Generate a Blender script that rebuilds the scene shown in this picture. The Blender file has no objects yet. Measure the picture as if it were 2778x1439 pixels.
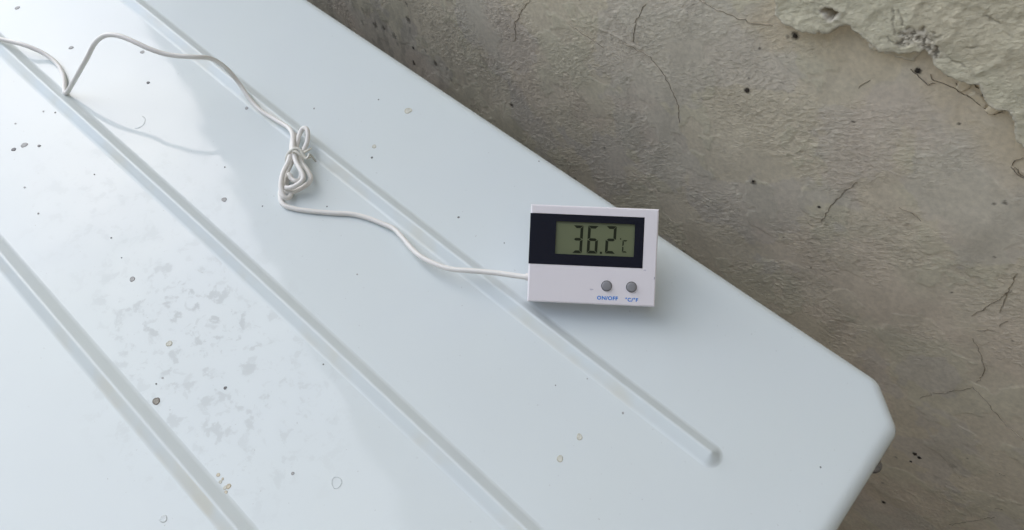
import bpy, bmesh, math, random
import numpy as np
from mathutils import Vector, Matrix, noise as mnoise

# ------------------------------------------------------------------ camera, sky, sun, exposure
scene = bpy.context.scene
COL = scene.collection
R = math.radians
CAM = np.array([-0.0480750832768991, -0.18563747366917496, 0.2663652365204757])
RT = np.array([0.742885993194081, 0.6694179556462817, 0.0])
FW = np.array([-0.3630520417588045, 0.4028438179196349, -0.840184547191089])
RT /= np.linalg.norm(RT); FW = FW - RT * (FW @ RT); FW /= np.linalg.norm(FW)
UP = np.cross(RT, FW)
FPX, PW, PH = 1900.0, 2778.0, 1439.0

cd = bpy.data.cameras.new("camera")
cd.sensor_fit = 'HORIZONTAL'; cd.sensor_width = 36.0
cd.lens = FPX / PW * 36.0
cd.clip_start = 0.01; cd.clip_end = 1000.0
cam = bpy.data.objects.new("camera", cd); COL.objects.link(cam)
m = Matrix.Identity(4)
for i in range(3):
    m[i][0] = RT[i]; m[i][1] = UP[i]; m[i][2] = -FW[i]; m[i][3] = CAM[i]
cam.matrix_world = m
scene.camera = cam

SUN_DIR = Vector((-0.80, 0.08, 0.72)).normalized()      # towards the light
world = bpy.data.worlds.new("World"); scene.world = world
world.use_nodes = True
wn = world.node_tree.nodes; wl = world.node_tree.links
bg = wn["Background"]; bg.inputs[1].default_value = 0.15
sky = wn.new("ShaderNodeTexSky"); sky.sky_type = 'NISHITA'; sky.sun_disc = False
sky.sun_elevation = math.asin(SUN_DIR.z)
sky.sun_rotation = math.atan2(SUN_DIR.x, SUN_DIR.y)
sky.air_density = 1.0; sky.dust_density = 1.0; sky.ozone_density = 1.0
# thin broken cloud over the whole sky
tc = wn.new("ShaderNodeTexCoord")
mp = wn.new("ShaderNodeMapping"); mp.inputs['Scale'].default_value = (1.0, 1.0, 1.8)
cn = wn.new("ShaderNodeTexNoise"); cn.inputs['Scale'].default_value = 2.6; cn.inputs['Detail'].default_value = 7; cn.inputs['Roughness'].default_value = 0.55
cr = wn.new("ShaderNodeMapRange"); cr.inputs[1].default_value = 0.40; cr.inputs[2].default_value = 0.62
mx = wn.new("ShaderNodeMix"); mx.data_type = 'RGBA'
mx.inputs[7].default_value = (5.4, 5.7, 6.1, 1)
ms = wn.new("ShaderNodeMath"); ms.operation = 'MULTIPLY'; ms.inputs[1].default_value = 0.65
wl.new(tc.outputs['Generated'], mp.inputs[0]); wl.new(mp.outputs[0], cn.inputs['Vector'])
wl.new(cn.outputs[0], cr.inputs[0]); wl.new(cr.outputs[0], ms.inputs[0]); wl.new(ms.outputs[0], mx.inputs[0])
wl.new(sky.outputs[0], mx.inputs[6]); wl.new(mx.outputs[2], bg.inputs[0])

sd = bpy.data.lights.new("sun", 'SUN'); sd.energy = 0.6; sd.angle = R(75); sd.color = (1.0, 0.97, 0.93)
sun = bpy.data.objects.new("sun", sd); COL.objects.link(sun)
sun.rotation_euler = SUN_DIR.to_track_quat('Z', 'Y').to_euler()
scene.view_settings.view_transform = 'Standard'; scene.view_settings.look = 'None'
scene.view_settings.exposure = 1.22; scene.view_settings.gamma = 1.0

# ------------------------------------------------------------------ helpers
WALL_Y = 0.085

def ray(px, py):
    return FW * FPX + RT * (px - PW / 2) - UP * (py - PH / 2)
def on_z(px, py, z=0.0):
    d = ray(px, py); return CAM + d * ((z - CAM[2]) / d[2])
def on_y(px, py, y=WALL_Y):
    d = ray(px, py); return CAM + d * ((y - CAM[1]) / d[1])
def on_x(px, py, x):
    d = ray(px, py); return CAM + d * ((x - CAM[0]) / d[0])

def tag(o, label=None, cat=None, group=None, kind=None):
    if label: o['label'] = label
    if cat: o['category'] = cat
    if group: o['group'] = group
    if kind: o['kind'] = kind
    return o
def link(o, parent=None):
    COL.objects.link(o)
    if parent is not None: o.parent = parent
    return o
def empty(name, loc=(0, 0, 0)):
    o = bpy.data.objects.new(name, None); o.location = loc; o.empty_display_size = 0.02
    return link(o)
def mesh_obj(name, verts, faces, mat, parent=None, smooth=False):
    me = bpy.data.meshes.new(name); me.from_pydata([tuple(v) for v in verts], [], faces); me.update()
    if mat: me.materials.append(mat)
    if smooth: me.polygons.foreach_set('use_smooth', [True] * len(me.polygons))
    return link(bpy.data.objects.new(name, me), parent)
def bm_obj(name, bm, mat, parent=None, smooth=False):
    me = bpy.data.meshes.new(name); bm.to_mesh(me); bm.free()
    if mat: me.materials.append(mat)
    if smooth: me.polygons.foreach_set('use_smooth', [True] * len(me.polygons))
    return link(bpy.data.objects.new(name, me), parent)
def set_color(me, arr, name='tint'):
    a = me.color_attributes.new(name, 'FLOAT_COLOR', 'POINT')
    f = np.ones((len(me.vertices), 4), np.float32); f[:, :3] = arr
    a.data.foreach_set('color', f.ravel())

def mat(name, color=(.8, .8, .8), rough=.5, metal=0.0, coat=0.0, coat_rough=.05, spec=.5):
    mt = bpy.data.materials.new(name); mt.use_nodes = True
    b = mt.node_tree.nodes['Principled BSDF']
    b.inputs['Base Color'].default_value = (*color, 1); b.inputs['Roughness'].default_value = rough
    b.inputs['Metallic'].default_value = metal; b.inputs['Coat Weight'].default_value = coat
    b.inputs['Coat Roughness'].default_value = coat_rough; b.inputs['Specular IOR Level'].default_value = spec
    return mt, mt.node_tree.nodes, mt.node_tree.links, b
def add_noise(n, scale, detail=4, rough=.55, dist=0.0):
    t = n.new('ShaderNodeTexNoise'); t.inputs['Scale'].default_value = scale; t.inputs['Detail'].default_value = detail
    t.inputs['Roughness'].default_value = rough; t.inputs['Distortion'].default_value = dist
    return t
def ramp(n, a, b, ca=0.0, cb=1.0):
    r = n.new('ShaderNodeMapRange'); r.inputs[1].default_value = a; r.inputs[2].default_value = b
    r.inputs[3].default_value = ca; r.inputs[4].default_value = cb
    return r
def math_node(n, l, op, a, b):
    x = n.new('ShaderNodeMath'); x.operation = op
    for i, v in enumerate((a, b)):
        if isinstance(v, (int, float)): x.inputs[i].default_value = v
        else: l.new(v, x.inputs[i])
    return x.outputs[0]
def mix_color(n, l, fac, a, b, mode='MIX'):
    x = n.new('ShaderNodeMix'); x.data_type = 'RGBA'; x.blend_type = mode
    for i, v in ((0, fac), (6, a), (7, b)):
        if isinstance(v, (int, float)): x.inputs[i].default_value = v
        elif isinstance(v, tuple): x.inputs[i].default_value = (*v, 1)
        else: l.new(v, x.inputs[i])
    return x.outputs[2]
def bump(n, l, h, strength, dist, b, normal='Normal'):
    x = n.new('ShaderNodeBump'); x.inputs['Strength'].default_value = strength; x.inputs['Distance'].default_value = dist
    l.new(h, x.inputs['Height']); l.new(x.outputs[0], b.inputs[normal]); return x

# numpy gradient noise -------------------------------------------------------------
_rs = np.random.RandomState(7)
_perm = np.tile(_rs.permutation(512), 3); _ang = _rs.rand(512) * 2 * np.pi
_gx, _gy = np.cos(_ang), np.sin(_ang)
def perlin(x, y):
    xi = np.floor(x).astype(np.int64); yi = np.floor(y).astype(np.int64)
    xf = x - xi; yf = y - yi
    u = xf * xf * xf * (xf * (xf * 6 - 15) + 10); v = yf * yf * yf * (yf * (yf * 6 - 15) + 10)
    def g(ix, iy, dx, dy):
        h = _perm[_perm[ix & 511] + (iy & 511)]
        return _gx[h] * dx + _gy[h] * dy
    a = g(xi, yi, xf, yf); b = g(xi + 1, yi, xf - 1, yf)
    c = g(xi, yi + 1, xf, yf - 1); d = g(xi + 1, yi + 1, xf - 1, yf - 1)
    return (a + u * (b - a)) + v * ((c + u * (d - c)) - (a + u * (b - a)))
def fbm(x, y, f, octv=4, gain=.5, off=0.0):
    s = np.zeros_like(x); a = 1.0
    for i in range(octv):
        s += a * perlin(x * f + off + i * 17.3, y * f - off + i * 9.1); f *= 2.03; a *= gain
    return s
def sstep(a, b, x):
    t = np.clip((x - a) / (b - a), 0, 1); return t * t * (3 - 2 * t)
def poly_sdf(px, pz, poly):
    """signed distance, positive inside"""
    d = np.full(px.shape, 1e9); inside = np.zeros(px.shape, bool); n = len(poly)
    for i in range(n):
        ax, az = poly[i]; bx, bz = poly[(i + 1) % n]
        ex, ez = bx - ax, bz - az; L = ex * ex + ez * ez + 1e-18
        t = np.clip(((px - ax) * ex + (pz - az) * ez) / L, 0, 1)
        d = np.minimum(d, (px - ax - t * ex) ** 2 + (pz - az - t * ez) ** 2)
        if az != bz:
            c = (az > pz) != (bz > pz)
            xc = ax + (pz - az) / (bz - az) * ex
            inside ^= c & (px < xc)
    return np.where(inside, 1, -1) * np.sqrt(d)
def line_dist(px, pz, pts):
    d = np.full(px.shape, 1e9)
    for (ax, az), (bx, bz) in zip(pts[:-1], pts[1:]):
        ex, ez = bx - ax, bz - az; L = ex * ex + ez * ez + 1e-18
        t = np.clip(((px - ax) * ex + (pz - az) * ez) / L, 0, 1)
        d = np.minimum(d, (px - ax - t * ex) ** 2 + (pz - az - t * ez) ** 2)
    return np.sqrt(d)
def grid_faces(nx, nz):
    i = np.arange(nx - 1)[None, :] + np.arange(nz - 1)[:, None] * nx
    return np.stack([i, i + 1, i + nx + 1, i + nx], -1).reshape(-1, 4)
def fast_mesh(name, co, quads, mt, parent=None, smooth=True):
    me = bpy.data.meshes.new(name)
    me.vertices.add(len(co)); me.vertices.foreach_set('co', co.astype(np.float32).ravel())
    me.loops.add(quads.size); me.loops.foreach_set('vertex_index', quads.astype(np.int32).ravel())
    me.polygons.add(len(quads)); me.polygons.foreach_set('loop_start', np.arange(0, quads.size, 4, dtype=np.int32))
    me.polygons.foreach_set('loop_total', np.full(len(quads), 4, np.int32))
    me.update(calc_edges=True); me.validate()
    if smooth: me.polygons.foreach_set('use_smooth', np.ones(len(quads), bool))
    me.materials.append(mt)
    return link(bpy.data.objects.new(name, me), parent)

def spline(pts, per=8):
    """Catmull-Rom through points"""
    P = [np.array(p, float) for p in pts]; P = [2 * P[0] - P[1]] + P + [2 * P[-1] - P[-2]]
    out = []
    for i in range(1, len(P) - 2):
        p0, p1, p2, p3 = P[i - 1:i + 3]
        for k in range(per):
            t = k / per
            out.append(.5 * (2 * p1 + (p2 - p0) * t + (2 * p0 - 5 * p1 + 4 * p2 - p3) * t * t + (3 * p1 - p0 - 3 * p2 + p3) * t ** 3))
    out.append(P[-2]); return out
def tube(path, r, sides=12, flat=1.0, flatdir=None):
    """verts, faces of a swept tube with caps; r number or list"""
    V, F = [], []; P = [Vector(p) for p in path]; n = len(P)
    up = Vector((0, 0, 1)); prev = None
    for i, p in enumerate(P):
        t = (P[min(i + 1, n - 1)] - P[max(i - 1, 0)]).normalized()
        if prev is None:
            a = t.cross(up)
            if a.length < 1e-4: a = t.cross(Vector((1, 0, 0)))
            a.normalize()
        else:
            a = (prev - t * prev.dot(t)).normalized()
        prev = a; b = t.cross(a)
        rr = r[i] if hasattr(r, '__len__') else r
        for k in range(sides):
            th = 2 * math.pi * k / sides
            V.append(p + a * (rr * math.cos(th)) + b * (rr * flat * math.sin(th)))
    for i in range(n - 1):
        for k in range(sides):
            k2 = (k + 1) % sides
            F.append((i * sides + k, i * sides + k2, (i + 1) * sides + k2, (i + 1) * sides + k))
    F.append(tuple(range(sides - 1, -1, -1))); F.append(tuple((n - 1) * sides + k for k in range(sides)))
    return V, F

# ------------------------------------------------------------------ materials
# white baked enamel of the panel: glossy, chalked and weathered in patches
def make_enamel(name, weathered):
    M, n, l, b = mat(name, (.74, .77, .775), .45, coat=.60, coat_rough=.05, spec=.12)
    t = n.new('ShaderNodeTexCoord')
    big = add_noise(n, 9, 3); l.new(t.outputs['Object'], big.inputs['Vector'])
    col = mix_color(n, l, ramp_out(n, l, big, .35, .65), (.675, .73, .74), (.685, .74, .735))
    if weathered:
        sep = n.new('ShaderNodeSeparateXYZ'); l.new(t.outputs['Object'], sep.inputs[0])
        # chalky zone: an ellipse on the sheet between the two lower ridges
        c1 = on_z(570, 1010); c2 = on_z(400, 620)
        def zone(cx, cy, rx, ry):
            dx = math_node(n, l, 'DIVIDE', math_node(n, l, 'SUBTRACT', sep.outputs[0], cx), rx)
            dy = math_node(n, l, 'DIVIDE', math_node(n, l, 'SUBTRACT', sep.outputs[1], cy), ry)
            d = math_node(n, l, 'ADD', math_node(n, l, 'MULTIPLY', dx, dx), math_node(n, l, 'MULTIPLY', dy, dy))
            r = ramp(n, 1.0, .15); l.new(d, r.inputs[0]); return r.outputs[0]
        z = math_node(n, l, 'ADD', zone(float(c1[0]), float(c1[1]),   .078, .052), math_node(n, l, 'MULTIPLY', zone(float(c2[0]), float(c2[1]), .10, .055), .45))
        f1 = add_noise(n, 112, 6, .62, .25); l.new(t.outputs['Object'], f1.inputs['Vector'])
        f2 = add_noise(n, 210, 4, .6, .6); l.new(t.outputs['Object'], f2.inputs['Vector'])
        p1 = ramp(n, .555, .60); l.new(f1.outputs[0], p1.inputs[0])
        p2 = ramp(n, .57, .64); l.new(f2.outputs[0], p2.inputs[0])
        pt = math_node(n, l, 'MAXIMUM', p1.outputs[0], math_node(n, l, 'MULTIPLY', p2.outputs[0], .6))
        pm = math_node(n, l, 'MULTIPLY', pt, z)
        col = mix_color(n, l, math_node(n, l, 'MULTIPLY', pm, .55), col, (.56, .595, .59))
        sp = add_noise(n, 620, 2); l.new(t.outputs['Object'], sp.inputs['Vector'])
        sr = ramp(n, .735, .76); l.new(sp.outputs[0], sr.inputs[0])
        col = mix_color(n, l, math_node(n, l, 'MULTIPLY', sr.outputs[0], .45), col, (.38, .38, .36))
        cw = math_node(n, l, 'SUBTRACT', 1.0, math_node(n, l, 'MULTIPLY', pm, .6)); l.new(math_node(n, l, 'MULTIPLY', cw, .60), b.inputs['Coat Weight'])
    else:
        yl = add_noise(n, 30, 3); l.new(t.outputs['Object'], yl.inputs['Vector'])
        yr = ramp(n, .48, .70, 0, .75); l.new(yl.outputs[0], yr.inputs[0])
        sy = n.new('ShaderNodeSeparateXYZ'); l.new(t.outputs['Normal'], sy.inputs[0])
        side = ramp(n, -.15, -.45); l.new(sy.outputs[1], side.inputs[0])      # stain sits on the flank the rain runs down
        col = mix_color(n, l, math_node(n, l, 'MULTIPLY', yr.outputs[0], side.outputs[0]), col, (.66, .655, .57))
    l.new(col, b.inputs['Base Color'])
    wv = add_noise(n, 16, 2); l.new(t.outputs['Object'], wv.inputs['Vector'])
    dn = add_noise(n, 22, 6, .65, .4); l.new(t.outputs['Object'], dn.inputs['Vector'])       # dust film: gloss varies
    l.new(ramp_out(n, l, dn, .40, .75), b.inputs['Coat Roughness']); b.inputs['Coat Roughness'].links[0].from_node.inputs[3].default_value = .035; b.inputs['Coat Roughness'].links[0].from_node.inputs[4].default_value = .13
    op = add_noise(n, 900, 2); l.new(t.outputs['Object'], op.inputs['Vector'])
    hh = math_node(n, l, 'ADD', wv.outputs[0], math_node(n, l, 'MULTIPLY', op.outputs[0], .004))
    bp = bump(n, l, hh, .22, .003, b); l.new(bp.outputs[0], b.inputs['Coat Normal'])
    return M
def ramp_out(n, l, tex, a, b_):
    r = ramp(n, a, b_); l.new(tex.outputs[0], r.inputs[0]); return r.outputs[0]
M_PANEL = make_enamel('panel_enamel', True)
M_RIDGE = make_enamel('ridge_enamel', False)

# old plaster: colour comes from the tint attribute (paint remnants, stains)
def make_plaster(name, bstr):
    M, n, l, b = mat(name, (.3, .28, .25), .72, spec=.35)
    a = n.new('ShaderNodeVertexColor'); a.layer_name = 'tint'
    t = n.new('ShaderNodeTexCoord')
    f = add_noise(n, 420, 5, .6); l.new(t.outputs['Object'], f.inputs['Vector'])
    g = ramp(n, .3, .7, .88, 1.10); l.new(f.outputs[0], g.inputs[0])
    cm = n.new('ShaderNodeCombineColor')
    for i in range(3): l.new(g.outputs[0], cm.inputs[i])
    l.new(mix_color(n, l, 1.0, a.outputs[0], cm.outputs[0], 'MULTIPLY'), b.inputs['Base Color'])
    ra = n.new('ShaderNodeVertexColor'); ra.layer_name = 'rough'
    e1 = on_y(2340, 600) - on_y(2300, 600); L_ = math.hypot(e1[0], e1[2]); e1 = (e1[0] / L_, e1[2] / L_)
    def dot(v):
        x = n.new('ShaderNodeVectorMath'); x.operation = 'DOT_PRODUCT'; l.new(t.outputs['Object'], x.inputs[0]); x.inputs[1].default_value = v
        return x.outputs['Value']
    cx = n.new('ShaderNodeCombineXYZ')
    l.new(math_node(n, l, 'MULTIPLY', dot((e1[0], 0, e1[1])), .6), cx.inputs[0]); l.new(dot((-e1[1], 0, e1[0])), cx.inputs[1])
    f2 = add_noise(n, 680, 5, .66, .0); l.new(cx.outputs[0], f2.inputs['Vector'])
    sh = ramp(n, .46, .74); l.new(f2.outputs[0], sh.inputs[0])
    f3 = add_noise(n, 1400, 3, .6); l.new(t.outputs['Object'], f3.inputs['Vector'])
    hh = math_node(n, l, 'ADD', math_node(n, l, 'MULTIPLY', sh.outputs[0], ra.outputs[0]), math_node(n, l, 'MULTIPLY', f3.outputs[0], .22))
    bump(n, l, hh, bstr, .00028, b)
    return M
M_PLASTER = make_plaster('old_plaster', 1.0)
M_COAT = make_plaster('old_paint_coat', 1.0)
M_CRACK = mat('crack_dark', (.40, .345, .27), .9)[0]
M_CLUMP = mat('dark_droppings', (.045, .036, .027), .8)[0]
M_CONC, cn_, cl_, cb_ = mat('concrete_ground', (.22, .21, .19), .85)
_t = add_noise(cn_, 6, 6); cl_.new(mix_color(cn_, cl_, _t.outputs[0], (.08, .077, .07), (.15, .145, .135)), cb_.inputs['Base Color'])

# ------------------------------------------------------------------ the setting: ground
ground = mesh_obj('ground', [(-300, -300, -.75), (300, -300, -.75), (300, 300, -.75), (-300, 300, -.75)], [(0, 1, 2, 3)], M_CONC)
tag(ground, kind='structure')

# two unseen walls added only to hold back light from front and right
M_ADDED_WALL = mat('added_wall_render', (.33, .30, .25), .85)[0]
def slab(name, a, b, mt):
    v = [(x, y, z) for z in (a[2], b[2]) for x, y in ((a[0], a[1]), (b[0], a[1]), (b[0], b[1]), (a[0], b[1]))]
    return mesh_obj(name, v, [(3, 2, 1, 0), (4, 5, 6, 7), (0, 1, 5, 4), (1, 2, 6, 5), (2, 3, 7, 6), (3, 0, 4, 7)], mt)
tag(slab('added_shade_wall', (-1.6, -1.35, -.75), (1.2, -1.15, 1.15), M_ADDED_WALL), 'plain unseen wall added behind the camera to block front light', 'wall')
tag(slab('added_side_wall', (.42, -1.149, -.75), (.60, .06, 2.2), M_ADDED_WALL), 'plain unseen wall added right of the panel to darken that end', 'wall')  # added out of view so the right end falls darker

# ------------------------------------------------------------------ the plaster wall
def wpts(pts):      # photo pixels -> (x, z) on the wall plane
    return [(float(on_y(*p)[0]), float(on_y(*p)[2])) for p in pts]
def z4(pts, s=2.6686, ox=1900, oy=0): return [(ox + a / s, oy + b / s) for a, b in pts]

coat_px = z4([(560, -160), (572, 0), (565, 40), (575, 80), (620, 115), (680, 150), (750, 185), (800, 205), (850, 215), (885, 195), (910, 215),
    (960, 220), (1000, 205), (1040, 165), (1085, 160), (1130, 165), (1165, 195), (1180, 230), (1230, 265), (1270, 300), (1330, 330), (1400, 355),
    (1470, 360), (1540, 350), (1600, 335), (1630, 352), (1660, 320), (1690, 370), (1715, 400), (1730, 450), (1790, 500), (1850, 535), (1920, 560),
    (1975, 580), (2040, 575), (2055, 640), (2090, 700), (2150, 735), (2200, 745), (2250, 745), (2280, 800), (2300, 860), (2310, 920), (2330, 970),
    (2380, 1040), (2460, 1120), (2540, 1300), (2640, 1420), (2740, 1440), (2800, 1000), (2750, -160)])
coat_poly = wpts(coat_px)
hole_poly = wpts(z4([(925, 40), (960, 22), (1000, 22), (1035, 45), (1025, 80), (985, 98), (955, 70)]))
under_poly = wpts(z4([(1218, 335), (1232, 362), (1280, 372), (1310, 352), (1360, 388), (1420, 415), (1490, 432), (1555, 450), (1590, 330), (1400, 320), (1280, 290)]))
under2_poly = wpts(z4([(1010, 70), (980, 105), (1000, 118), (1060, 120), (1120, 162), (1165, 195), (1200, 180), (1215, 110), (1120, 60)]))
crumb = wpts(z4([(1520, 240), (1590, 225), (1650, 235), (1700, 290), (1730, 340), (1700, 370)]))
flakes_px = [z4([(2062, 792), (2100, 825), (2150, 816), (2203, 780), (2207, 748), (2140, 735), (2090, 762)]),
             z4([(2213, 757), (2245, 748), (2290, 815), (2285, 862), (2252, 832), (2230, 790)]),
             z4([(1935, 690), (1985, 735), (2060, 788), (2085, 752), (2030, 700), (1990, 668)]),
             z4([(1850, 640), (1892, 662), (1950, 640), (1985, 612), (1930, 590), (1880, 588)])]
cracks_px = [
    [(2325, 493), (2290, 520), (2262, 550), (2240, 580), (2228, 605)],
    [(2637, 920), (2655, 945), (2670, 1000), (2665, 1018), (2648, 1040)],
    [(2494, 1080), (2530, 1070), (2585, 1062), (2634, 1050), (2660, 1072), (2690, 1108), (2730, 1155), (2778, 1195)],
    [(2637, 858), (2662, 846), (2680, 830), (2712, 812), (2745, 788)],
    [(2708, 886), (2735, 872)],
    [(2650, 895), (2700, 898)],
    [(2572, 1424), (2620, 1417), (2660, 1410), (2698, 1404)],
    [(1437, 0), (1412, 35), (1400, 60), (1397, 112)],
    [(1543, 65), (1570, 85), (1600, 105), (1640, 130)],
    [(2440, 562), (2475, 578), (2500, 600)],
    [(2327, 239), (2345, 226), (2360, 218)],
    [(2470, 188), (2474, 192)],
    [(2700, 1380), (2720, 1384)], [(2710, 1283), (2728, 1291)],
    [(1682, 116), (1720, 132), (1763, 156), (1806, 210), (1838, 280), (1844, 334)], [(1898, 0), (1945, 26), (1984, 43), (2049, 65), (2097, 70)],
    z4([(1850, 600), (1872, 640), (1890, 660), (1950, 640)]), z4([(1935, 690), (2000, 745), (2070, 790), (2110, 828), (2150, 816), (2200, 784)]), z4([(2030, 700), (2045, 740), (2066, 785)]), z4([(1925, 565), (1960, 590), (1988, 612), (2020, 640)]),
    z4([(1670, 545), (1690, 578), (1760, 602), (1840, 640), (1890, 680), (1935, 690)]), z4([(1520, 505), (1560, 545), (1600, 570), (1660, 610), (1700, 605)]), z4([(2060, 640), (2040, 690), (2062, 650)]), z4([(2245, 1205), (2290, 1255), (2340, 1290)]),
    [(1752, 11), (1735, 38), (1725, 59), (1717, 116)], [(2752, 455), (2765, 470), (2790, 492)], [(2744, 447), (2755, 436), (2775, 428)],
    [(2760, 740), (2735, 790), (2712, 850)],
]
light_lines = [[(1553, 0), (1600, 60), (1650, 85), (1700, 112), (1740, 135)], [(2700, 30), (2750, 48)]]
specks = [(2027, 245, 7, 1), (2045, 493, 7, .7), (2490, 193, 6, 1), (2157, 97, 8, .8), (2137, 102, 4, .6), (2110, 33, 4, .9), (2031, 213, 3, .7),
          (2061, 133, 3, .8), (2313, 331, 4, .8), (2602, 337, 3, .8), (2223, 560, 4, .8), (2126, 643, 3, .8), (2201, 725, 3, .8), (2582, 795, 3, .8),
          (2397, 1364, 7, 1), (2625, 1243, 3, .6), (2585, 1265, 9, .25), (2727, 549, 4, .7), (2698, 552, 3, .7), (2700, 697, 3, .7), (2747, 926, 3, .7),
          (1103, 12, 6, .6), (1107, 55, 11, .7), (1121, 130, 6, .9), (1122, 172, 9, .9), (1181, 172, 10, .75), (1018, 68, 12, .7), (1041, 76, 7, .7),
          (985, 60, 9, .45), (1070, 98, 12, .55), (1078, 120, 7, .4), (1153, 138, 5, .5), (1213, 188, 8, .35), (1223, 216, 7, .35), (1388, 285, 8, .9),
          (1304, 152, 5, .4), (1150, 110, 16, .22), (1174, 100, 8, .3), (1286, 70, 5, .3), (1640, 400, 5, .5), (1560, 485, 6, .5), (1315, 170, 14, .25),
          (2430, 1240, 5, .5), (2395, 1310, 5, .4), (2540, 1295, 8, .2), (1250, 235, 7, .25), (985, 25, 8, .3), (960, 15, 10, .2)]

xs = np.concatenate([np.linspace(-1.0, -.56, 16)[:-1], np.arange(-.56, .14, .00065), np.linspace(.14, 2.4, 20)[1:]])
zs = np.concatenate([np.linspace(-.75, -.34, 12)[:-1], np.arange(-.34, .13, .00065), np.linspace(.13, 5.6, 28)[1:]])
nx, nz = len(xs), len(zs)
GX, GZ = np.meshgrid(xs, zs)
wx = GX + .004 * fbm(GX, GZ, 30, 2, off=3.0); wz = GZ + .004 * fbm(GX, GZ, 30, 2, off=11.0)

_e = on_y(2340, 600) - on_y(2300, 600); E1 = np.array([_e[0], _e[2]]); E1 /= np.linalg.norm(E1); E2 = np.array([-E1[1], E1[0]])
def plaster_height(X, Z):
    A = X * E1[0] + Z * E1[1]; B = X * E2[0] + Z * E2[1]
    patch = sstep(-.15, .25, fbm(X, Z, 8, 3, off=5.0) + .16)          # where the stippled paint survives
    patch2 = sstep(-.22, .18, fbm(X, Z, 24, 3, off=31.0) + .12)
    msk = .06 + .94 * patch * patch2
    st = fbm(A * .7, B, 460, 3, .6, off=8.0)
    gr = np.clip(fbm(A * .7, B, 280, 2, .6, off=2.0) - .05, 0, 1)
    h = .0010 * fbm(X, Z, 14, 3, off=1.0) + (.00018 * fbm(A * .8, B, 360, 3, .6, off=8.0) + .00026 * gr) * msk
    h += .00016 * sstep(.02, .05, fbm(X, Z, 20, 5, .55, off=50.0))        # thin paint film remnants, sharp edged
    return h, msk
H, rough_mask = plaster_height(GX, GZ)
fine = (GX > -.56) & (GX < .14) & (GZ > -.34) & (GZ < .13)

# colours
film = sstep(.02, .045, fbm(GX, GZ, 20, 5, .55, off=50.0))
film2 = sstep(.05, .10, fbm(GX, GZ, 13, 5, .5, off=77.0))
pink = sstep(.10, .35, fbm(GX, GZ, 11, 4, off=91.0))
def C3(c): return np.array(c)[None, None, :]
col = np.ones(GX.shape + (3,)) * C3((.66, .615, .53))
col = col + (C3((.62, .605, .51)) - col) * (film * .5)[..., None]
col = col + (C3((.59, .562, .555)) - col) * (film2 * .45)[..., None]
col = col + (C3((.68, .585, .53)) - col) * (pink * .32)[..., None]
col *= (1 + .10 * fbm(GX, GZ, 45, 4, off=19.0))[..., None]
# the coat's bare neighbour shows the beige undercoat
csd = poly_sdf(wx, wz, coat_poly)
bare = sstep(.022, .006, -csd + .010 * fbm(GX, GZ, 45, 3, off=40.0)) * (csd < 0.004)
col = col + (C3((.67, .595, .48)) - col) * (bare * .75)[..., None]
H -= .0004 * bare * (H > 0) * 0.5
for (px, py, r_, k) in specks:
    c = on_y(px, py); rr = r_ / 4300.0
    d = np.sqrt((GX - c[0]) ** 2 + ((GZ - c[2]) * .85) ** 2)
    sel = d < rr * 4
    n_ = fbm(GX[sel], GZ[sel], 700, 2, off=px * .1)
    mk = sstep(1.25, .45, d[sel] / rr + n_ * .8) * k
    col[sel] = col[sel] + (np.array((.05, .042, .034)) - col[sel]) * mk[:, None]
# faint run-down streaks and grime
c0 = on_y(1050, 120)
grime = np.exp(-(((GX - c0[0]) / .12) ** 2 + ((GZ - c0[2]) / .07) ** 2)) * sstep(.05, .5, fbm(GX * 1.0, GZ * .35, 90, 4, .6, off=60.0) + .15)
col = col * np.array((1.05, 1.0, .89)) * (1 - .22 * grime)[..., None]
streak = sstep(.22, .5, fbm(GX * 1.6, GZ * .12, 30, 3, .6, off=66.0))
col *= (1 - .07 * streak)[..., None]
crack_pts = [wpts(c) for c in cracks_px]
for c in crack_pts:
    xs0 = [q[0] for q in c]; zs0 = [q[1] for q in c]
    sel = (GX > min(xs0) - .01) & (GX < max(xs0) + .01) & (GZ > min(zs0) - .01) & (GZ < max(zs0) + .01)
    d = line_dist(GX[sel], GZ[sel], c)
    H[sel] -= .00012 * sstep(.0009, .0, d)
for c in light_lines:
    d = line_dist(wx, wz, wpts(c)); H += .00025 * sstep(.0010, 0, d) * fine
csel = csd > .0
H = H - .0015 * (~fine) * 0
Y = WALL_Y - H
co = np.stack([GX, Y, GZ], -1).reshape(-1, 3)
q = grid_faces(nx, nz)
# closing the slab: a back row behind the border
nb = len(co)
back = np.array([[xs[0], WALL_Y + .18, zs[0]], [xs[-1], WALL_Y + .18, zs[0]], [xs[-1], WALL_Y + .18, zs[-1]], [xs[0], WALL_Y + .18, zs[-1]]])
fr = [0, nx - 1, nx * nz - 1, nx * (nz - 1)]
extra = np.array([[nb, nb + 3, nb + 2, nb + 1], [fr[0], fr[3], nb + 3, nb], [fr[1], nb + 1, nb + 2, fr[2]], [fr[3], fr[2], nb + 2, nb + 3], [fr[0], nb, nb + 1, fr[1]]])
wall = fast_mesh('plaster_wall', np.concatenate([co, back]), np.concatenate([q, extra]), M_PLASTER)
set_color(wall.data, np.concatenate([col.reshape(-1, 3), np.tile([[.3, .28, .25]], (4, 1))]))
set_color(wall.data, np.concatenate([np.repeat(rough_mask.reshape(-1, 1), 3, 1), np.zeros((4, 3))]), 'rough')
tag(wall, 'old beige grey plaster wall with peeling paint and cracks behind the white panel', 'wall')

def wall_h(x, z):
    h, _ = plaster_height(np.array([[x]], float), np.array([[z]], float)); return float(h[0, 0])

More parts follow.
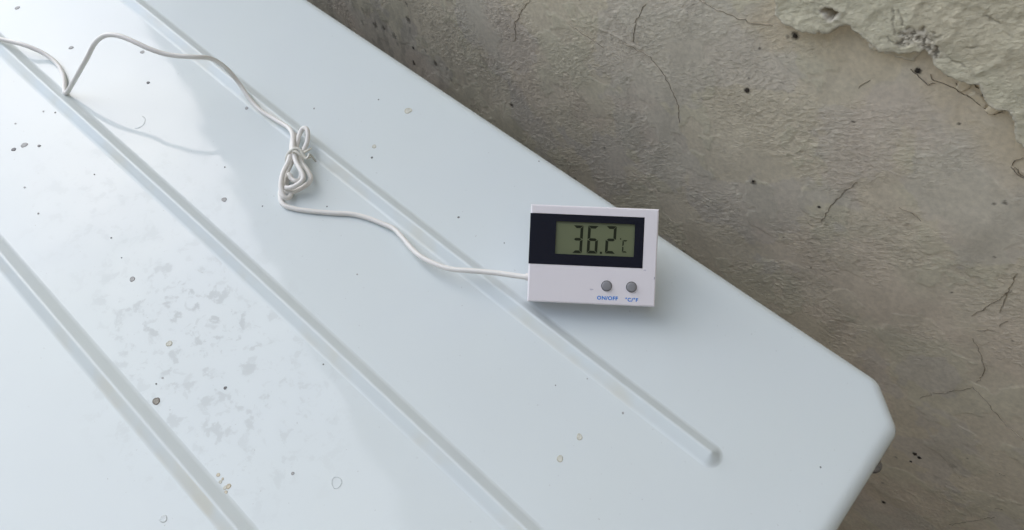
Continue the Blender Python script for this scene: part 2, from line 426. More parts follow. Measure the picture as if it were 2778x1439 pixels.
# the surviving coat of paint, a skin of its own standing proud of the plaster
def paint_skin(name, poly, thick, color, step=.0006, holes=(), lump=1.0, crumbs=None, curl=.0006, jag=.0016, rough=.8, rimk=.7, fiss=()):
    px_ = np.array(poly); x0, z0 = px_.min(0) - .004; x1, z1 = px_.max(0) + .004
    X, Z = np.meshgrid(np.arange(x0, x1, step), np.arange(z0, z1, step))
    jx = X + jag * fbm(X, Z, 110, 5, .62, off=13.0); jz = Z + jag * fbm(X, Z, 110, 5, .62, off=23.0)
    sd = poly_sdf(jx, jz, poly)
    for hp in holes: sd = np.minimum(sd, -poly_sdf(jx, jz, hp))
    h0, _ = plaster_height(X, Z)
    body = thick * sstep(-.0003, .0006, sd) - .0012 * sstep(.0001, -.0010, sd)
    body += curl * sstep(.0, .0008, sd) * sstep(.006, .001, sd) * (.6 + 1.2 * fbm(X, Z, 60, 2, off=71.0))
    bumps = .00065 * fbm(X, Z, 48, 5, .58, off=33.0) + .00035 * np.abs(fbm(X, Z, 190, 4, .6, off=44.0))
    wr = 1 - np.abs(fbm(X, Z, 42, 3, off=88.0)) * 3
    bumps += .0006 * np.clip(wr - .45, 0, 1)
    hh = .55 * h0 + body + lump * bumps * sstep(-.0005, .002, sd)
    c = np.ones(X.shape + (3,)) * np.array(color)
    c *= (1 + .10 * fbm(X, Z, 50, 4, off=15.0))[..., None]
    gy = sstep(.1, .4, fbm(X, Z, 24, 4, off=25.0)); c = c + (np.array((.62, .57, .48)) - c) * (gy * .5)[..., None]
    c = c * np.array((1.05, 1.0, .87)); rim = sstep(.0022, .0002, sd); c = c + (np.array((.66, .60, .51)) - c) * (rim * rimk)[..., None]
    if crumbs is not None:
        d = line_dist(X, Z, crumbs); mk = sstep(.0042, .0015, d + .003 * fbm(X, Z, 220, 2, off=9.0))
        cn2 = fbm(X, Z, 560, 3, .7, off=99.0)
        hh += mk * (.0009 * cn2 - .0006)
        c = c + (np.where(cn2[..., None] < -.16, np.array((.14, .12, .095)), np.array((.56, .50, .41))) - c) * (mk * .75)[..., None]
    for ck in fiss:
        d = line_dist(X + .0012 * fbm(X, Z, 260, 3, .6, off=3.0), Z + .0012 * fbm(X, Z, 260, 3, .6, off=6.0), ck); mk = sstep(.0005, .0001, d)
        hh -= .0004 * mk; c = c + (np.array((.24, .21, .165)) - c) * (mk * .5)[..., None]
    keep = sd > -.0014
    idx = -np.ones(X.size, np.int64); f = grid_faces(X.shape[1], X.shape[0])
    f = f[keep.ravel()[f].all(1)]
    used = np.unique(f); idx[used] = np.arange(len(used))
    v = np.stack([X, WALL_Y - hh, Z], -1).reshape(-1, 3)[used]
    o = fast_mesh(name, v, idx[f], M_COAT, wall)
    set_color(o.data, c.reshape(-1, 3)[used])
    set_color(o.data, np.full((len(used), 3), rough), 'rough')
    return o
coat = paint_skin('paint_coat', coat_poly, .0046, (.61, .59, .505), step=.0005, holes=(hole_poly,), crumbs=crumb, fiss=[wpts(z4(k)) for k in ([(1390, 225), (1430, 262), (1480, 290), (1525, 302)], [(1475, 40), (1490, 90), (1505, 140)], [(1435, 30), (1432, 120), (1440, 210)], [(1505, 420), (1535, 385), (1560, 375)], [(1720, 190), (1735, 230), (1785, 222)], [(1950, 290), (2010, 300), (2040, 288)], [(1830, 380), (1900, 410), (1960, 440)], [(2090, 75), (2150, 105), (2200, 130)])])
tag(coat, 'raised grey paint coat with a ragged peeling edge')
tag(paint_skin('paint_flake', under_poly, .0011, (.66, .605, .50), lump=.5), 'beige undercoat lip under the grey coat')
tag(paint_skin('paint_flake', under2_poly, .0036, (.62, .585, .50), lump=.7, jag=.0012, crumbs=None))
for i, fp in enumerate(flakes_px):
    paint_skin('paint_flake', wpts(fp), .0009 if i < 2 else .0005, (.66, .585, .475), rimk=.25, step=.0004, lump=.15, curl=.0005 if i < 2 else .0001, jag=.0010, rough=.15)

# cracks: thin jagged dark fissures following the plaster
rnd = random.Random(4)
for c in crack_pts:
    pts = []
    for (ax, az), (bx, bz) in zip(c[:-1], c[1:]):
        L = math.hypot(bx - ax, bz - az); k = max(2, int(L / .0016))
        for i in range(k):
            t = i / k; pts.append((ax + (bx - ax) * t + rnd.gauss(0, .00035), az + (bz - az) * t + rnd.gauss(0, .00035)))
    pts.append(c[-1]); n = len(pts); V, F = [], []
    for i, (x, z) in enumerate(pts):
        a = pts[max(i - 1, 0)]; b_ = pts[min(i + 1, n - 1)]
        tx, tz = b_[0] - a[0], b_[1] - a[1]; L = math.hypot(tx, tz) or 1
        w = (.00002 + .00010 * math.sin(math.pi * min(1, (i + .5) / n)) ** .6) * rnd.uniform(.5, 1.25)
        y = WALL_Y - wall_h(x, z)
        for s, dy in ((-1, -.0002), (0, .0003), (1, -.0002)):
            V.append((x - tz / L * w * s, y + dy, z + tx / L * w * s))
    for i in range(n - 1):
        for s in (0, 1): F.append((i * 3 + s, i * 3 + s + 1, i * 3 + s + 4, i * 3 + s + 3))
    mesh_obj('crack', V, F, M_CRACK, wall)

# dark crumbs stuck on the wall
def clump(px, py, r_, seed, sy=1.0):
    c = on_y(px, py); rr = r_ / 5600.0
    bm = bmesh.new(); bmesh.ops.create_icosphere(bm, subdivisions=2, radius=rr)
    for v in bm.verts:
        k = .72 + .75 * mnoise.noise(v.co * (1.9 / rr) + Vector((seed * 3.1, 0, 0)))
        v.co = Vector((v.co.x * k, v.co.y * k * .45, v.co.z * k * sy))
    o = bm_obj('dirt_clump', bm, M_CLUMP, wall)
    o.location = (c[0], WALL_Y - wall_h(c[0], c[2]) - rr * .2, c[2])
    return o
for i, a in enumerate([(2028, 244, 7), (2044, 490, 5), (2490, 192, 6), (2158, 97, 7), (2482, 1232, 9), (2472, 1252, 6), (2494, 1242, 8), (2397, 1363, 7), (1121, 130, 5), (2224, 560, 4)]):
    clump(*a, seed=i, sy=1.2)

# ------------------------------------------------------------------ the outdoor unit with the ribbed white top
unit = empty('outdoor_unit', (-.45, -.17, -.70))
tag(unit, 'large glossy white metal unit whose ribbed top panel has a clipped corner', 'outdoor unit')
def child(o):       # keep world placement under an Empty that is not at the origin
    o.parent = unit; o.matrix_parent_inverse = Matrix.Translation((-unit.location.x, -unit.location.y, -unit.location.z)); return o
XE, YE = .0026, .0031        # outer faces of the lip
X0, Y0 = -.95, -.36
ca, cb2 = .0158, .0148       # chamfer legs
corners = [(X0, Y0, .012), (XE, Y0, .012), (XE, YE - cb2, .008), (XE - ca, YE, .0085), (X0, YE, .012)]
def outline(inset, seg=8):
    """rounded polygon inset from the outer outline"""
    pts = [Vector((c[0], c[1])) for c in corners]; n = len(pts); P = []
    for i in range(n):
        a = pts[i - 1]; b = pts[i]; c = pts[(i + 1) % n]
        d1 = (b - a).normalized(); d2 = (c - b).normalized()
        n1 = Vector((-d1.y, d1.x)); n2 = Vector((-d2.y, d2.x))
        # offset corner
        bis = (n1 + n2).normalized(); k = inset / bis.dot(n1)
        b2 = b + bis * k
        ang = d1.angle(d2); r = max(corners[i][2] - inset, .0035); tl = r * math.tan(ang / 2)
        cen = b2 - d1 * tl + n1 * r; st = (b2 - d1 * tl) - cen
        for s in range(seg + 1):
            th = ang * s / seg
            P.append(cen + Vector((st.x * math.cos(th) - st.y * math.sin(th), st.x * math.sin(th) + st.y * math.cos(th))))
    return P
RR = .0066
rings = []
for k in range(9):
    th = math.pi / 2 * k / 8
    rings.append((RR - RR * math.sin(th), -RR + RR * math.cos(th)))
rings = [(RR + .004, 0.0)] + rings + [(0.0, -.045), (.0015, -.045), (.0015, -.010)]
V, F = [], []
for ins, z in rings:
    for p in outline(ins): V.append((p.x, p.y, z))
N = len(V) // len(rings)
for i in range(len(rings) - 1):
    for k in range(N):
        k2 = (k + 1) % N; F.append((i * N + k, (i + 1) * N + k, (i + 1) * N + k2, i * N + k2))
F.append(tuple(range(N)))
panel = child(mesh_obj('top_panel', V, F, M_PANEL, smooth=True))
bmx = bmesh.new(); bmx.from_mesh(panel.data); bmesh.ops.recalc_face_normals(bmx, faces=bmx.faces); bmx.to_mesh(panel.data); bmx.free()
panel.data.polygons.foreach_set('use_smooth', [True] * len(panel.data.polygons))

# pressed ridges (capsule shaped, rounded crest, soft foot)
XT = -.0440
def ridge_profile(d):
    """height above the sheet at distance d from the centre line"""
    d = np.abs(d); w, hgt = .0047, .0037
    core = hgt * (1 - d / w)
    r_c = .0009
    core = np.where(d < r_c, hgt * (1 - r_c / w) + hgt / w * (r_c / 2 - d * d / (2 * r_c)), core)
    f0, f1 = w - .0008, w + .0012
    t = np.clip((f1 - d) / (f1 - f0), 0, 1)
    foot = hgt / w * .0008 * t * t
    return np.where(d > f0, foot, core)
def make_ridge(yc, bow):
    xsr = np.concatenate([np.linspace(X0 + .05, XT - .012, 60), np.linspace(XT - .0115, XT + .0062, 40)])
    ysr = np.linspace(-.0060, .0060, 49)
    A, B = np.meshgrid(xsr, ysr)
    end = XT - .0046
    ux = np.clip(A - end, 0, None)
    d = np.sqrt(ux * ux + B * B)
    start = np.clip(X0 + .06 - A, 0, None); d = np.sqrt(d * d + start * start)
    z = ridge_profile(d) - .00006
    yy = yc + B + bow * (1 - ((A + .20) / .16) ** 2).clip(-1.2, 1)
    o = fast_mesh('ridge', np.stack([A, yy, z], -1).reshape(-1, 3), grid_faces(A.shape[1], A.shape[0]), M_RIDGE)
    return child(o)
S = .07
for k, bow in ((1, -.0010), (2, .0010), (3, -.0002)): make_ridge(-S * k - .0037 * (.186 - S * k) / .266, bow)

# the case under the lid and its feet
M_CASE = mat('case_enamel', (.30, .30, .29), .45, coat=.4)[0]
def box(name, a, b, mt, bev=.004):
    bm = bmesh.new(); bmesh.ops.create_cube(bm, size=1)
    for v in bm.verts: v.co = Vector([(a[i] + b[i]) / 2 + v.co[i] * (b[i] - a[i]) for i in range(3)])
    if bev: bmesh.ops.bevel(bm, geom=bm.edges[:], offset=bev, segments=2, affect='EDGES')
    return bm_obj(name, bm, mt)
child(box('case', (X0 + .006, Y0 + .006, -.68), (XE - .018, YE - .018, -.011), M_CASE))
for x in (X0 + .12, XE - .15): child(box('foot', (x, Y0 - .01, -.75), (x + .05, YE - .008, -.6805), mat('foot_steel', (.4, .4, .4), .5, metal=.6)[0], .002))

# chrome screw in the short side of the lid
M_CHROME = mat('screw_steel', (.30, .30, .315), .22, metal=1.0)[0]
sp = on_x(2380, 1270, XE + .0015)
bm = bmesh.new(); prof = [(0, .0030), (.0012, .0028), (.0023, .0021), (.0030, .0010), (.0031, .0006), (.0041, .0005), (.0042, 0), (.0042, -.001)]
ringv = []
for r_, h_ in prof[1:]:
    ringv.append([bm.verts.new((h_, r_ * math.cos(2 * math.pi * k / 24), r_ * math.sin(2 * math.pi * k / 24))) for k in range(24)])
tip = bm.verts.new((prof[0][1], 0, 0))
for k in range(24):
    bm.faces.new((tip, ringv[0][k], ringv[0][(k + 1) % 24]))
    for i in range(len(ringv) - 1): bm.faces.new((ringv[i][k], ringv[i + 1][k], ringv[i + 1][(k + 1) % 24], ringv[i][(k + 1) % 24]))
bmesh.ops.recalc_face_normals(bm, faces=bm.faces)
screw = bm_obj('screw', bm, M_CHROME, None, True); screw.location = (XE, sp[1], sp[2]); child(screw)

# dried drops, specks and stains on the enamel
M_SPOT, sn, sl, sb = mat('dried_spot', (.3, .3, .28), .6)
va = sn.new('ShaderNodeVertexColor'); va.layer_name = 'tint'; sl.new(va.outputs[0], sb.inputs['Base Color'])
SP_T = {'ring': ((.655, .70, .70), (.655, .70, .70)), 'grey': ((.42, .42, .41), (.30, .30, .295)), 'cream': ((.60, .60, .53), (.52, .51, .42)), 'brown': ((.30, .28, .24), (.16, .14, .115)),
        'dark': ((.18, .18, .18), (.12, .12, .12)), 'pale': ((.675, .725, .73), (.645, .69, .69)), 'stain': ((.62, .57, .45), (.50, .42, .28))}
spot_list = [(193, 130, 5, 'grey'), (386, 142, 5, 'grey'), (402, 225, 4, 'dark'), (669, 294, 4.5, 'grey'), (375, 333, 18, 'ring'), (47, 22, 5, 'grey'),
    (66, 394, 7, 'grey'), (37, 406, 5, 'dark'), (608, 542, 6.5, 'grey'), (359, 758, 6.5, 'grey'), (1015, 398, 6, 'cream'), (1009, 428, 3, 'dark'),
    (1107, 301, 10, 'cream'), (459, 933, 7.5, 'cream'), (424, 1089, 9, 'brown'), (913, 1310, 14, 'ring'), (1572, 1186, 8, 'cream'), (1519, 1245, 8.5, 'cream'),
    (620, 1320, 6, 'stain'), (592, 1289, 4.5, 'stain'), (598, 1308, 4, 'cream'), (613, 1336, 4, 'stain'), (604, 1300, 3, 'stain'), (610, 1324, 4.5, 'cream'), (611, 1053, 4, 'dark'), (794, 1285, 4, 'grey'), (443, 1408, 9, 'pale')]
tiny = [(105, 396, 3), (107, 397, 3), (302, 646, 2), (67, 509, 2.3), (104, 580, 2.3), (610, 454, 2), (852, 295, 2.5), (887, 561, 2), (1027, 271, 2), (441, 1026, 2.5),
    (424, 1042, 2), (877, 989, 2), (1690, 1121, 3), (1446, 890, 3), (1244, 590, 3), (969, 745, 2.3), (1368, 660, 1.6), (2226, 1268, 2), (118, 303, 2), (150, 306, 2),
    (60, 190, 2), (42, 336, 2), (330, 700, 1.5), (256, 474, 1.6), (1462, 438, 2), (540, 640, 2), (712, 560, 1.8), (1593, 1028, 1.8), (1507, 1046, 1.6), (220, 960, 2), (300, 1085, 2)]
def spot_geo(px, py, r_, tone, seed):
    rs = random.Random(seed); c = on_z(px, py); d = np.linalg.norm(c - CAM)
    e = 1.0 / max(.3, abs(CAM[2] / d)); rr = r_ * d / FPX
    fx, fy = FW[0], FW[1]; L = math.hypot(fx, fy); fx /= L; fy /= L
    inner, rim = SP_T[tone]; V, T, F = [(c[0], c[1], .00012)], [inner], []
    nseg = 18
    for ri, (k, colr, z) in enumerate(((.62, inner, .00016), (.91 if tone == 'ring' else .82, rim, .00020), (1.0, rim, .00002))):
        for i in range(nseg):
            th = 2 * math.pi * i / nseg
            w = 1 + .07 * math.sin(2 * th + seed) + .05 * math.sin(3 * th + 2 * seed) + rs.uniform(-.05, .05)
            a, b_ = math.cos(th) * rr * k * w, math.sin(th) * rr * k * w * 1.08
            V.append((c[0] + a * fy + b_ * fx, c[1] - a * fx + b_ * fy, z))
            j = rs.uniform(.8, 1.2); T.append(tuple(min(.8, q_ * j) for q_ in colr))
    for i in range(nseg):
        i2 = (i + 1) % nseg
        if tone == 'ring' and r_ > 16 and 3 < i < 13: continue
        if tone != 'ring': F.append((0, 1 + i, 1 + i2))
        for ri in range(1 if tone == 'ring' else 0, 2): F.append((1 + ri * nseg + i, 1 + (ri + 1) * nseg + i, 1 + (ri + 1) * nseg + i2, 1 + ri * nseg + i2))
    return V, T, F
for i, (px, py, r_, tone) in enumerate(spot_list):
    V, T, F = spot_geo(px, py, r_, tone, i + 1)
    o = child(mesh_obj('dried_spot', V, F, M_SPOT)); set_color(o.data, np.array(T))
V, T, F = [], [], []
for i, (px, py, r_) in enumerate(tiny):
    v, t, f = spot_geo(px, py, r_, 'dark' if i % 3 else 'grey', 100 + i); b0 = len(V)
    V += v; T += t; F += [tuple(a + b0 for a in q_) for q_ in f]
o = child(mesh_obj('dirt_specks', V, F, M_SPOT)); set_color(o.data, np.array(T)); tag(o, kind='stuff')

# ------------------------------------------------------------------ the digital thermometer, propped on its back stand
DX, DY, DYAW, DTILT, DW, DH, DROLL, DT = -.1459551, -.0670071, .67910198, .58345872, .0534134, .0408488, .0024692, .013
ex = Vector((math.cos(DYAW), math.sin(DYAW), 0)); away = Vector((-math.sin(DYAW), math.cos(DYAW), 0))
fu = away * math.cos(DTILT) + Vector((0, 0, 1)) * math.sin(DTILT); fn = ex.cross(fu)
ex_, fu_ = ex * math.cos(DROLL) + fu * math.sin(DROLL), fu * math.cos(DROLL) - ex * math.sin(DROLL)
dev = empty('digital_thermometer'); dm = Matrix.Identity(4)
for i in range(3):
    dm[i][0] = ex_[i]; dm[i][1] = fu_[i]; dm[i][2] = fn[i]; dm[i][3] = (DX, DY, 0.0004)[i]
dev.matrix_world = dm
tag(dev, 'small white digital thermometer with black window reading 36.2, tilted up on the panel', 'thermometer')
M_ABS, an, al, ab = mat('white_abs', (.86, .82, .845), .38, spec=.4)
_n = add_noise(an, 900, 2); _tc = an.new('ShaderNodeTexCoord'); al.new(_tc.outputs['Object'], _n.inputs['Vector']); bump(an, al, _n.outputs[0], .08, .0003, ab)
M_WIN = mat('black_window', (.006, .008, .018), .16, spec=.22)[0]
M_LCD, ln, ll, lb = mat('lcd_glass', (.155, .175, .095), .35, spec=.3)
_n = add_noise(ln, 2500, 2); ll.new(mix_color(ln, ll, _n.outputs[0], (.148, .168, .092), (.165, .185, .10)), lb.inputs['Base Color'])
M_SEG = mat('lcd_segment', (.022, .026, .014), .6, spec=.1)[0]
M_GREY = mat('button_rubber', (.27, .27, .28), .5)[0]
M_BLUE = mat('blue_print', (.006, .23, .74), .5, spec=.2)[0]
MM = .001
def dev_box(name, x0, x1, y0, y1, z0, z1, mt, bev=0.0, seg=3, parent=dev):
    bm = bmesh.new(); bmesh.ops.create_cube(bm, size=1)
    for v in bm.verts: v.co = Vector((MM * ((x0 + x1) / 2 + v.co.x * (x1 - x0)), MM * ((y0 + y1) / 2 + v.co.y * (y1 - y0)), MM * ((z0 + z1) / 2 + v.co.z * (z1 - z0))))
    if bev: bmesh.ops.bevel(bm, geom=bm.edges[:], offset=bev * MM, segments=seg, affect='EDGES')
    return bm_obj(name, bm, mt, parent, bool(bev))
W_, H_, T_ = DW / MM, DH / MM, DT / MM
# case: a shell with a sunk opening for the window (x 0..47.5, y 15.9..37.15)
def case_mesh():
    bm = bmesh.new()
    wx0, wx1, wy0, wy1, dp = .25, 47.55, 15.85, 37.2, 1.0
    def vv(x, y, z): return bm.verts.new((x * MM, y * MM, z * MM))
    e = .8
    def loop(ins, z): return [vv(ins, ins, z), vv(W_ - ins, ins, z), vv(W_ - ins, H_ - ins, z), vv(ins, H_ - ins, z)]
    prof = [(.8, 0.0), (.25, .15), (0, .7), (0, T_ - .7)] + [(e * (1 - math.sin(a)), T_ - e + e * math.cos(a) - 0.0) for a in (R(80), R(55), R(30), R(10))]
    prof[3] = (0, T_ - e - .05)
    L = [loop(*p) for p in prof]; last = L[-1]
    bm.faces.new(list(reversed(L[0])))
    for a, b_ in zip(L[:-1], L[1:]):
        for k in range(4): bm.faces.new((a[k], a[(k + 1) % 4], b_[(k + 1) % 4], b_[k]))
    zt = prof[-1][1]
    o = [vv(wx0 + .4, wy0, zt), vv(wx1, wy0, zt), vv(wx1, wy1, zt), vv(wx0 + .4, wy1, zt)]
    for k in range(4): bm.faces.new((last[k], last[(k + 1) % 4], o[(k + 1) % 4], o[k]))
    i_ = [vv(v.co.x / MM, v.co.y / MM, zt - dp) for v in o]
    for k in range(4): bm.faces.new((o[k], o[(k + 1) % 4], i_[(k + 1) % 4], i_[k]))
    bm.faces.new(i_)
    bmesh.ops.recalc_face_normals(bm, faces=bm.faces)
    return bm, zt
bm, ZT = case_mesh()
bm_obj('case', bm, M_ABS, dev)
# window: black frame around the sunk display; it wraps round the left side of the case
def frame_mesh():
    bm = bmesh.new()
    a = (-.12, 47.45, 15.95, 37.1); b_ = (10.8, 43.65, 20.5, 34.1); z1, z0 = ZT + .05, ZT - .95
    def q_(r_, z): return [bm.verts.new((x * MM, y * MM, z * MM)) for x, y in ((r_[0], r_[2]), (r_[1], r_[2]), (r_[1], r_[3]), (r_[0], r_[3]))]
    o, i_ = q_(a, z1), q_(b_, z1)
    od, id_ = q_(a, z0 + .3), q_((b_[0] - .2, b_[1] + .2, b_[2] - .2, b_[3] + .2), z0 + .05)
    for k in range(4):
        k2 = (k + 1) % 4
        bm.faces.new((o[k], o[k2], i_[k2], i_[k])); bm.faces.new((od[k], od[k2], o[k2], o[k])); bm.faces.new((i_[k], i_[k2], id_[k2], id_[k]))
    bmesh.ops.recalc_face_normals(bm, faces=bm.faces); return bm
bezel = bm_obj('bezel', frame_mesh(), M_WIN, dev)
disp = dev_box('display', 10.4, 44.05, 20.1, 34.5, ZT - .99, ZT - .80, M_LCD)
ZD = ZT - .80
# a clear window pane over the display
# seven segment digits
def seg_poly(name, pts):
    bm = bmesh.new(); vs = [bm.verts.new((x * MM, y * MM, (ZD + .06) * MM)) for x, y in pts]; f = bm.faces.new(vs)
    ex2 = bmesh.ops.extrude_face_region(bm, geom=[f])
    for v in ex2['geom']:
        if isinstance(v, bmesh.types.BMVert): v.co.z -= .05 * MM
    bmesh.ops.recalc_face_normals(bm, faces=bm.faces)
    return bm_obj(name, bm, M_SEG, disp)
def digit(x, y, w, h, on, t=1.15, sl=.02):
    g = .12; hy = h / 2
    def X(px, py): return (x + px + sl * py, y + py)
    S_ = {'a': [X(g, h), X(w - g, h), X(w - t - g, h - t), X(t + g, h - t)], 'd': [X(g, 0), X(t + g, t), X(w - t - g, t), X(w - g, 0)],
          'g': [X(g + .35, hy), X(t, hy + t / 2), X(w - t, hy + t / 2), X(w - g - .35, hy), X(w - t, hy - t / 2), X(t, hy - t / 2)],
          'f': [X(0, h - g), X(t, h - t - g), X(t, hy + t / 2 + g), X(0, hy + g)], 'b': [X(w, h - g), X(w, hy + g), X(w - t, hy + t / 2 + g), X(w - t, h - t - g)],
          'e': [X(0, hy - g), X(t, hy - t / 2 - g), X(t, t + g), X(0, g)], 'c': [X(w, hy - g), X(w, g), X(w - t, t + g), X(w - t, hy - t / 2 - g)]}
    for s in on: seg_poly('segment', S_[s])
digit(17.95, 21.15, 4.1, 11.6, 'abcdg'); digit(24.05, 21.25, 4.4, 11.6, 'acdefg'); digit(31.65, 21.5, 4.3, 11.5, 'abged')
digit(38.75, 22.2, 2.15, 5.2, 'afed', t=.55)
seg_poly('decimal_point', [(29.6, 21.25), (30.5, 21.25), (30.5, 22.15), (29.6, 22.15)])
seg_poly('degree_mark', [(37.75, 27.55), (38.25, 27.55), (38.25, 28.1), (37.75, 28.1)])
# buttons
for bx in (32.94, 43.27):
    bm = bmesh.new(); ringv = []
    pr = [(2.28, ZT - .15), (2.28, ZT + .05), (2.05, ZT + .06)]
    for r_, z in pr: ringv.append([bm.verts.new(((bx + r_ * math.cos(2 * math.pi * k / 32)) * MM, (7.95 + r_ * math.sin(2 * math.pi * k / 32)) * MM, z * MM)) for k in range(32)])
    for i in range(2):
        for k in range(32): bm.faces.new((ringv[i][k], ringv[i][(k + 1) % 32], ringv[i + 1][(k + 1) % 32], ringv[i + 1][k]))
    bm.faces.new(ringv[2])
    gap_disc = bm_obj('button_gap_shade', bm, mat('well_shadow_gap', (.10, .10, .105), .6)[0], dev)  # dark disc on the face, painted shade for the gap round the button
    bm = bmesh.new(); ringv = []
    pr = [(1.98, ZT), (1.98, ZT + .75), (1.90, ZT + .95), (1.70, ZT + 1.08), (1.30, ZT + 1.14), (.01, ZT + 1.16)]
    for r_, z in pr: ringv.append([bm.verts.new(((bx + r_ * math.cos(2 * math.pi * k / 32)) * MM, (7.95 + r_ * math.sin(2 * math.pi * k / 32)) * MM, z * MM)) for k in range(32)])
    for i in range(len(pr) - 1):
        for k in range(32): bm.faces.new((ringv[i][k], ringv[i][(k + 1) % 32], ringv[i + 1][(k + 1) % 32], ringv[i + 1][k]))
    bm.faces.new(ringv[-1]); bm_obj('button', bm, M_GREY, dev, True)
# printed lettering
def lettering(txt, cx, cy, width, height):
    cu = bpy.data.curves.new('lettering', 'FONT'); cu.body = txt; cu.size = 1.0; cu.align_x = 'CENTER'; cu.align_y = 'CENTER'; cu.offset = .032; cu.extrude = .01; cu.space_character = 1.12
    tmp = bpy.data.objects.new('lettering_curve', cu); COL.objects.link(tmp)
    dg = bpy.context.evaluated_depsgraph_get(); me = bpy.data.meshes.new_from_object(tmp.evaluated_get(dg))
    bpy.data.objects.remove(tmp); bpy.data.curves.remove(cu)
    a = np.array([v.co[:] for v in me.vertices]); lo, hi = a.min(0), a.max(0)
    for v in me.vertices:
        v.co = Vector(((cx + ((v.co.x - lo[0]) / (hi[0] - lo[0]) - .5) * width) * MM, (cy + ((v.co.y - lo[1]) / (hi[1] - lo[1]) - .5) * height) * MM, (ZT + .03 + (.03 if v.co.z > 0 else 0)) * MM))
    me.materials.clear(); me.materials.append(M_BLUE); me.name = 'lettering'
    return link(bpy.data.objects.new('lettering', me), dev)
lettering('ON/OFF', 33.5, 2.88, 8.7, 1.62); lettering('\u00b0C/\u00b0F', 43.6, 2.65, 5.3, 1.65)
# scuff marks and the back stand
def scuff(x, y, w, h, c):
    bm = bmesh.new(); bm.faces.new([bm.verts.new(((x + w * math.cos(a) * k) * MM, (y + h * math.sin(a) * k) * MM, (ZT + .02) * MM)) for a, k in [(i * math.pi / 5, random.Random(i + int(x)).uniform(.55, 1)) for i in range(10)]])
    return bm_obj('scuff_mark', bm, mat('scuff', c, .7)[0], dev)
scuff(26.6, 6.2, 1.1, .45, (.60, .57, .64)); scuff(52.6, 12.0, .22, .8, (.42, .40, .45)); scuff(48.6, 15.2, .8, .35, (.62, .59, .66))
dev_box('stand', 21, 33, 14, 17, -26, 2.0, M_ABS, .4).rotation_euler = (0, 0, 0)
stand = [c for c in dev.children if c.name.startswith('stand')][0]
# put the stand leg under the back, reaching down to the panel
V = []; zb = lambda y: -((y * MM) * math.sin(DTILT)) / math.cos(DTILT) / MM
for y, z in ((27, .3), (30, .3), (30.0, zb(30.0) + .3), (27.2, zb(27.2) + .3)):
    for x in (20, 33): V.append((x * MM, y * MM, z * MM))
stand.data.clear_geometry(); stand.data.from_pydata(V, [], [(0, 1, 3, 2), (2, 3, 5, 4), (4, 5, 7, 6), (6, 7, 1, 0), (0, 2, 4, 6), (1, 7, 5, 3)]); stand.data.update()

# ------------------------------------------------------------------ sensor cable with its hank, and the twist tie
M_PVC, pn, pl, pb = mat('white_pvc', (.80, .775, .735), .36, spec=.45)
def z5(a, b): return (740 + a / 5.13, 320 + b / 5.13)
CR = .00118
path = [(-70, 84, 3), (-30, 95, 5), (0, 106, 6), (60, 121, 6), (99, 136, 4.2), (126, 150, 2.6), (150, 169, 1.5), (166, 191, 1.25), (174, 214, 1.25), (175, 238, 1.3), (175.5, 250, 1.6), (179, 253, 1.8),
        (186, 245, 4.5), (210, 204, 17), (237, 156, 27), (255, 121, 33), (276, 101, 38), (300, 95, 40), (330, 100, 40.5), (366, 115, 39.5), (405, 133, 37.5), (444, 146, 35.5),
        (480, 152, 34.5), (525, 155, 33.5), (561, 157, 30.5), (586, 166, 25), (615, 187, 16), (645, 222, 8), (669, 257, 4.5), (690, 284, 2.6), (712, 304, 2.2), (735, 318, 2.4), (762, 334, 3.4)]
hank = [(215, 135, 4.5), (262, 195, 6), (280, 260, 7), (282, 340, 7.5), (283, 440, 7.5), (300, 530, 8), (330, 630, 8.5), (390, 735, 8.5), (424, 815, 8), (405, 880, 7.5), (330, 940, 7), (240, 975, 6.2), (165, 965, 4.5),
        (160, 880, 3.2), (190, 780, 3), (240, 670, 3.4), (290, 560, 4), (325, 440, 5), (345, 330, 6), (372, 235, 7), (405, 168, 8), (445, 142, 9), (480, 170, 9), (490, 250, 8), (476, 350, 6.5), (430, 450, 5), (385, 540, 5),
        (415, 635, 5.2), (480, 730, 5.2), (528, 825, 4.6), (510, 895, 4), (440, 955, 3.6), (330, 1015, 3), (230, 1040, 2.4), (180, 1000, 1.8), (200, 880, 1.5), (230, 790, 3.4), (262, 850, 4.6), (320, 880, 4.8), (385, 850, 3.0), (390, 740, 1.6),
        (350, 620, 1.7), (315, 520, 3), (312, 400, 4.4), (318, 290, 4.6), (300, 225, 4.4), (276, 290, 4.2), (262, 400, 5), (258, 480, 7), (232, 560, 8.2), (205, 640, 8.2), (155, 740, 7.6), (124, 840, 6.8), (112, 950, 6), (132, 1050, 5),
        (175, 1112, 4), (232, 1108, 3), (250, 1050, 2), (200, 1000, 1.25), (135, 985, 1.2), (106, 1035, 1.2), (105, 1110, 1.2), (125, 1180, 1.2), (185, 1232, 1.2), (290, 1262, 1.2)]
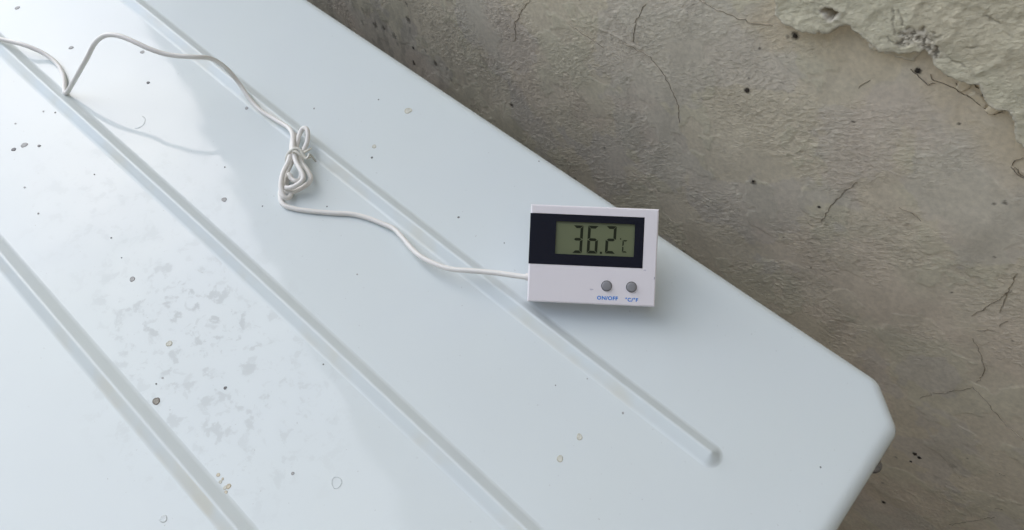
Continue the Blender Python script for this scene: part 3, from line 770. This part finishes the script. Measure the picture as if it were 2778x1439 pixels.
tail = [(816, 570, 1.2), (870, 576, 1.2), (910, 579, 1.2), (951, 581, 1.2), (991, 590, 1.25), (1032, 605, 1.7), (1068, 621, 2.6), (1089, 642, 3.6), (1123, 681, 5.2), (1149, 701, 6.4), (1189, 720, 7.8), (1228, 731, 9), (1280, 735, 10.4), (1346, 741, 12), (1410, 750, 13.5)]
pts = [on_z(a, b, h * MM) for a, b, h in path] + [on_z(*z5(a, b), h * MM) for a, b, h in hank] + [on_z(a, b, h * MM) for a, b, h in tail]
pend = dm @ Vector((.6 * MM, 10.2 * MM, 10.2 * MM)); pts[-1] = np.array(dm @ Vector((-2.2 * MM, 10.2 * MM, 10.0 * MM))); pts.append(np.array(pend))
V, F = tube(spline(pts, 6), CR, 12)
cable = mesh_obj('sensor_cable', V, F, M_PVC, smooth=True)
tag(cable, 'thin white sensor cable looped into a tied hank beside the thermometer', 'cable')
V, F = tube(spline([dm @ Vector((x * MM, 10.2 * MM, 10.1 * MM)) for x in (-1.1, -.6, 0, .4)], 2), .0016, 14)
mesh_obj('cable_gland', V, F, M_PVC, cable, True)

M_TIE = mat('twist_tie_plastic', (.66, .65, .58), .35)[0]
tie = [(182, 640, 3.5), (184, 570, 6.5), (212, 495, 9), (258, 450, 10.6), (310, 425, 11), (365, 435, 10.8), (410, 485, 10), (440, 545, 9), (468, 562, 8.8), (490, 540, 9.4), (505, 502, 10), (530, 520, 9), (562, 560, 7), (598, 610, 4.5)]
tie2 = [(255, 470, 9.6), (290, 462, 10.4), (340, 478, 10.4), (390, 520, 9.6), (430, 556, 8.6), (470, 558, 8), (520, 545, 7)]
tie3 = [(350, 500, 6), (420, 490, 6), (480, 455, 6), (535, 425, 5)]
tt = empty('twist_tie', tuple(on_z(*z5(300, 450), 0)))
tag(tt, 'translucent white twist tie knotted around the hank of cable', 'twist tie')
for t_, fl in ((tie, .5), (tie2, .5), (tie3, .45)):
    V, F = tube(spline([on_z(*z5(a, b), h * MM) for a, b, h in t_], 6), .00078, 10, fl)
    o = mesh_obj('strap', V, F, M_TIE, None, True); o.parent = tt; o.matrix_parent_inverse = Matrix.Translation(-tt.location)
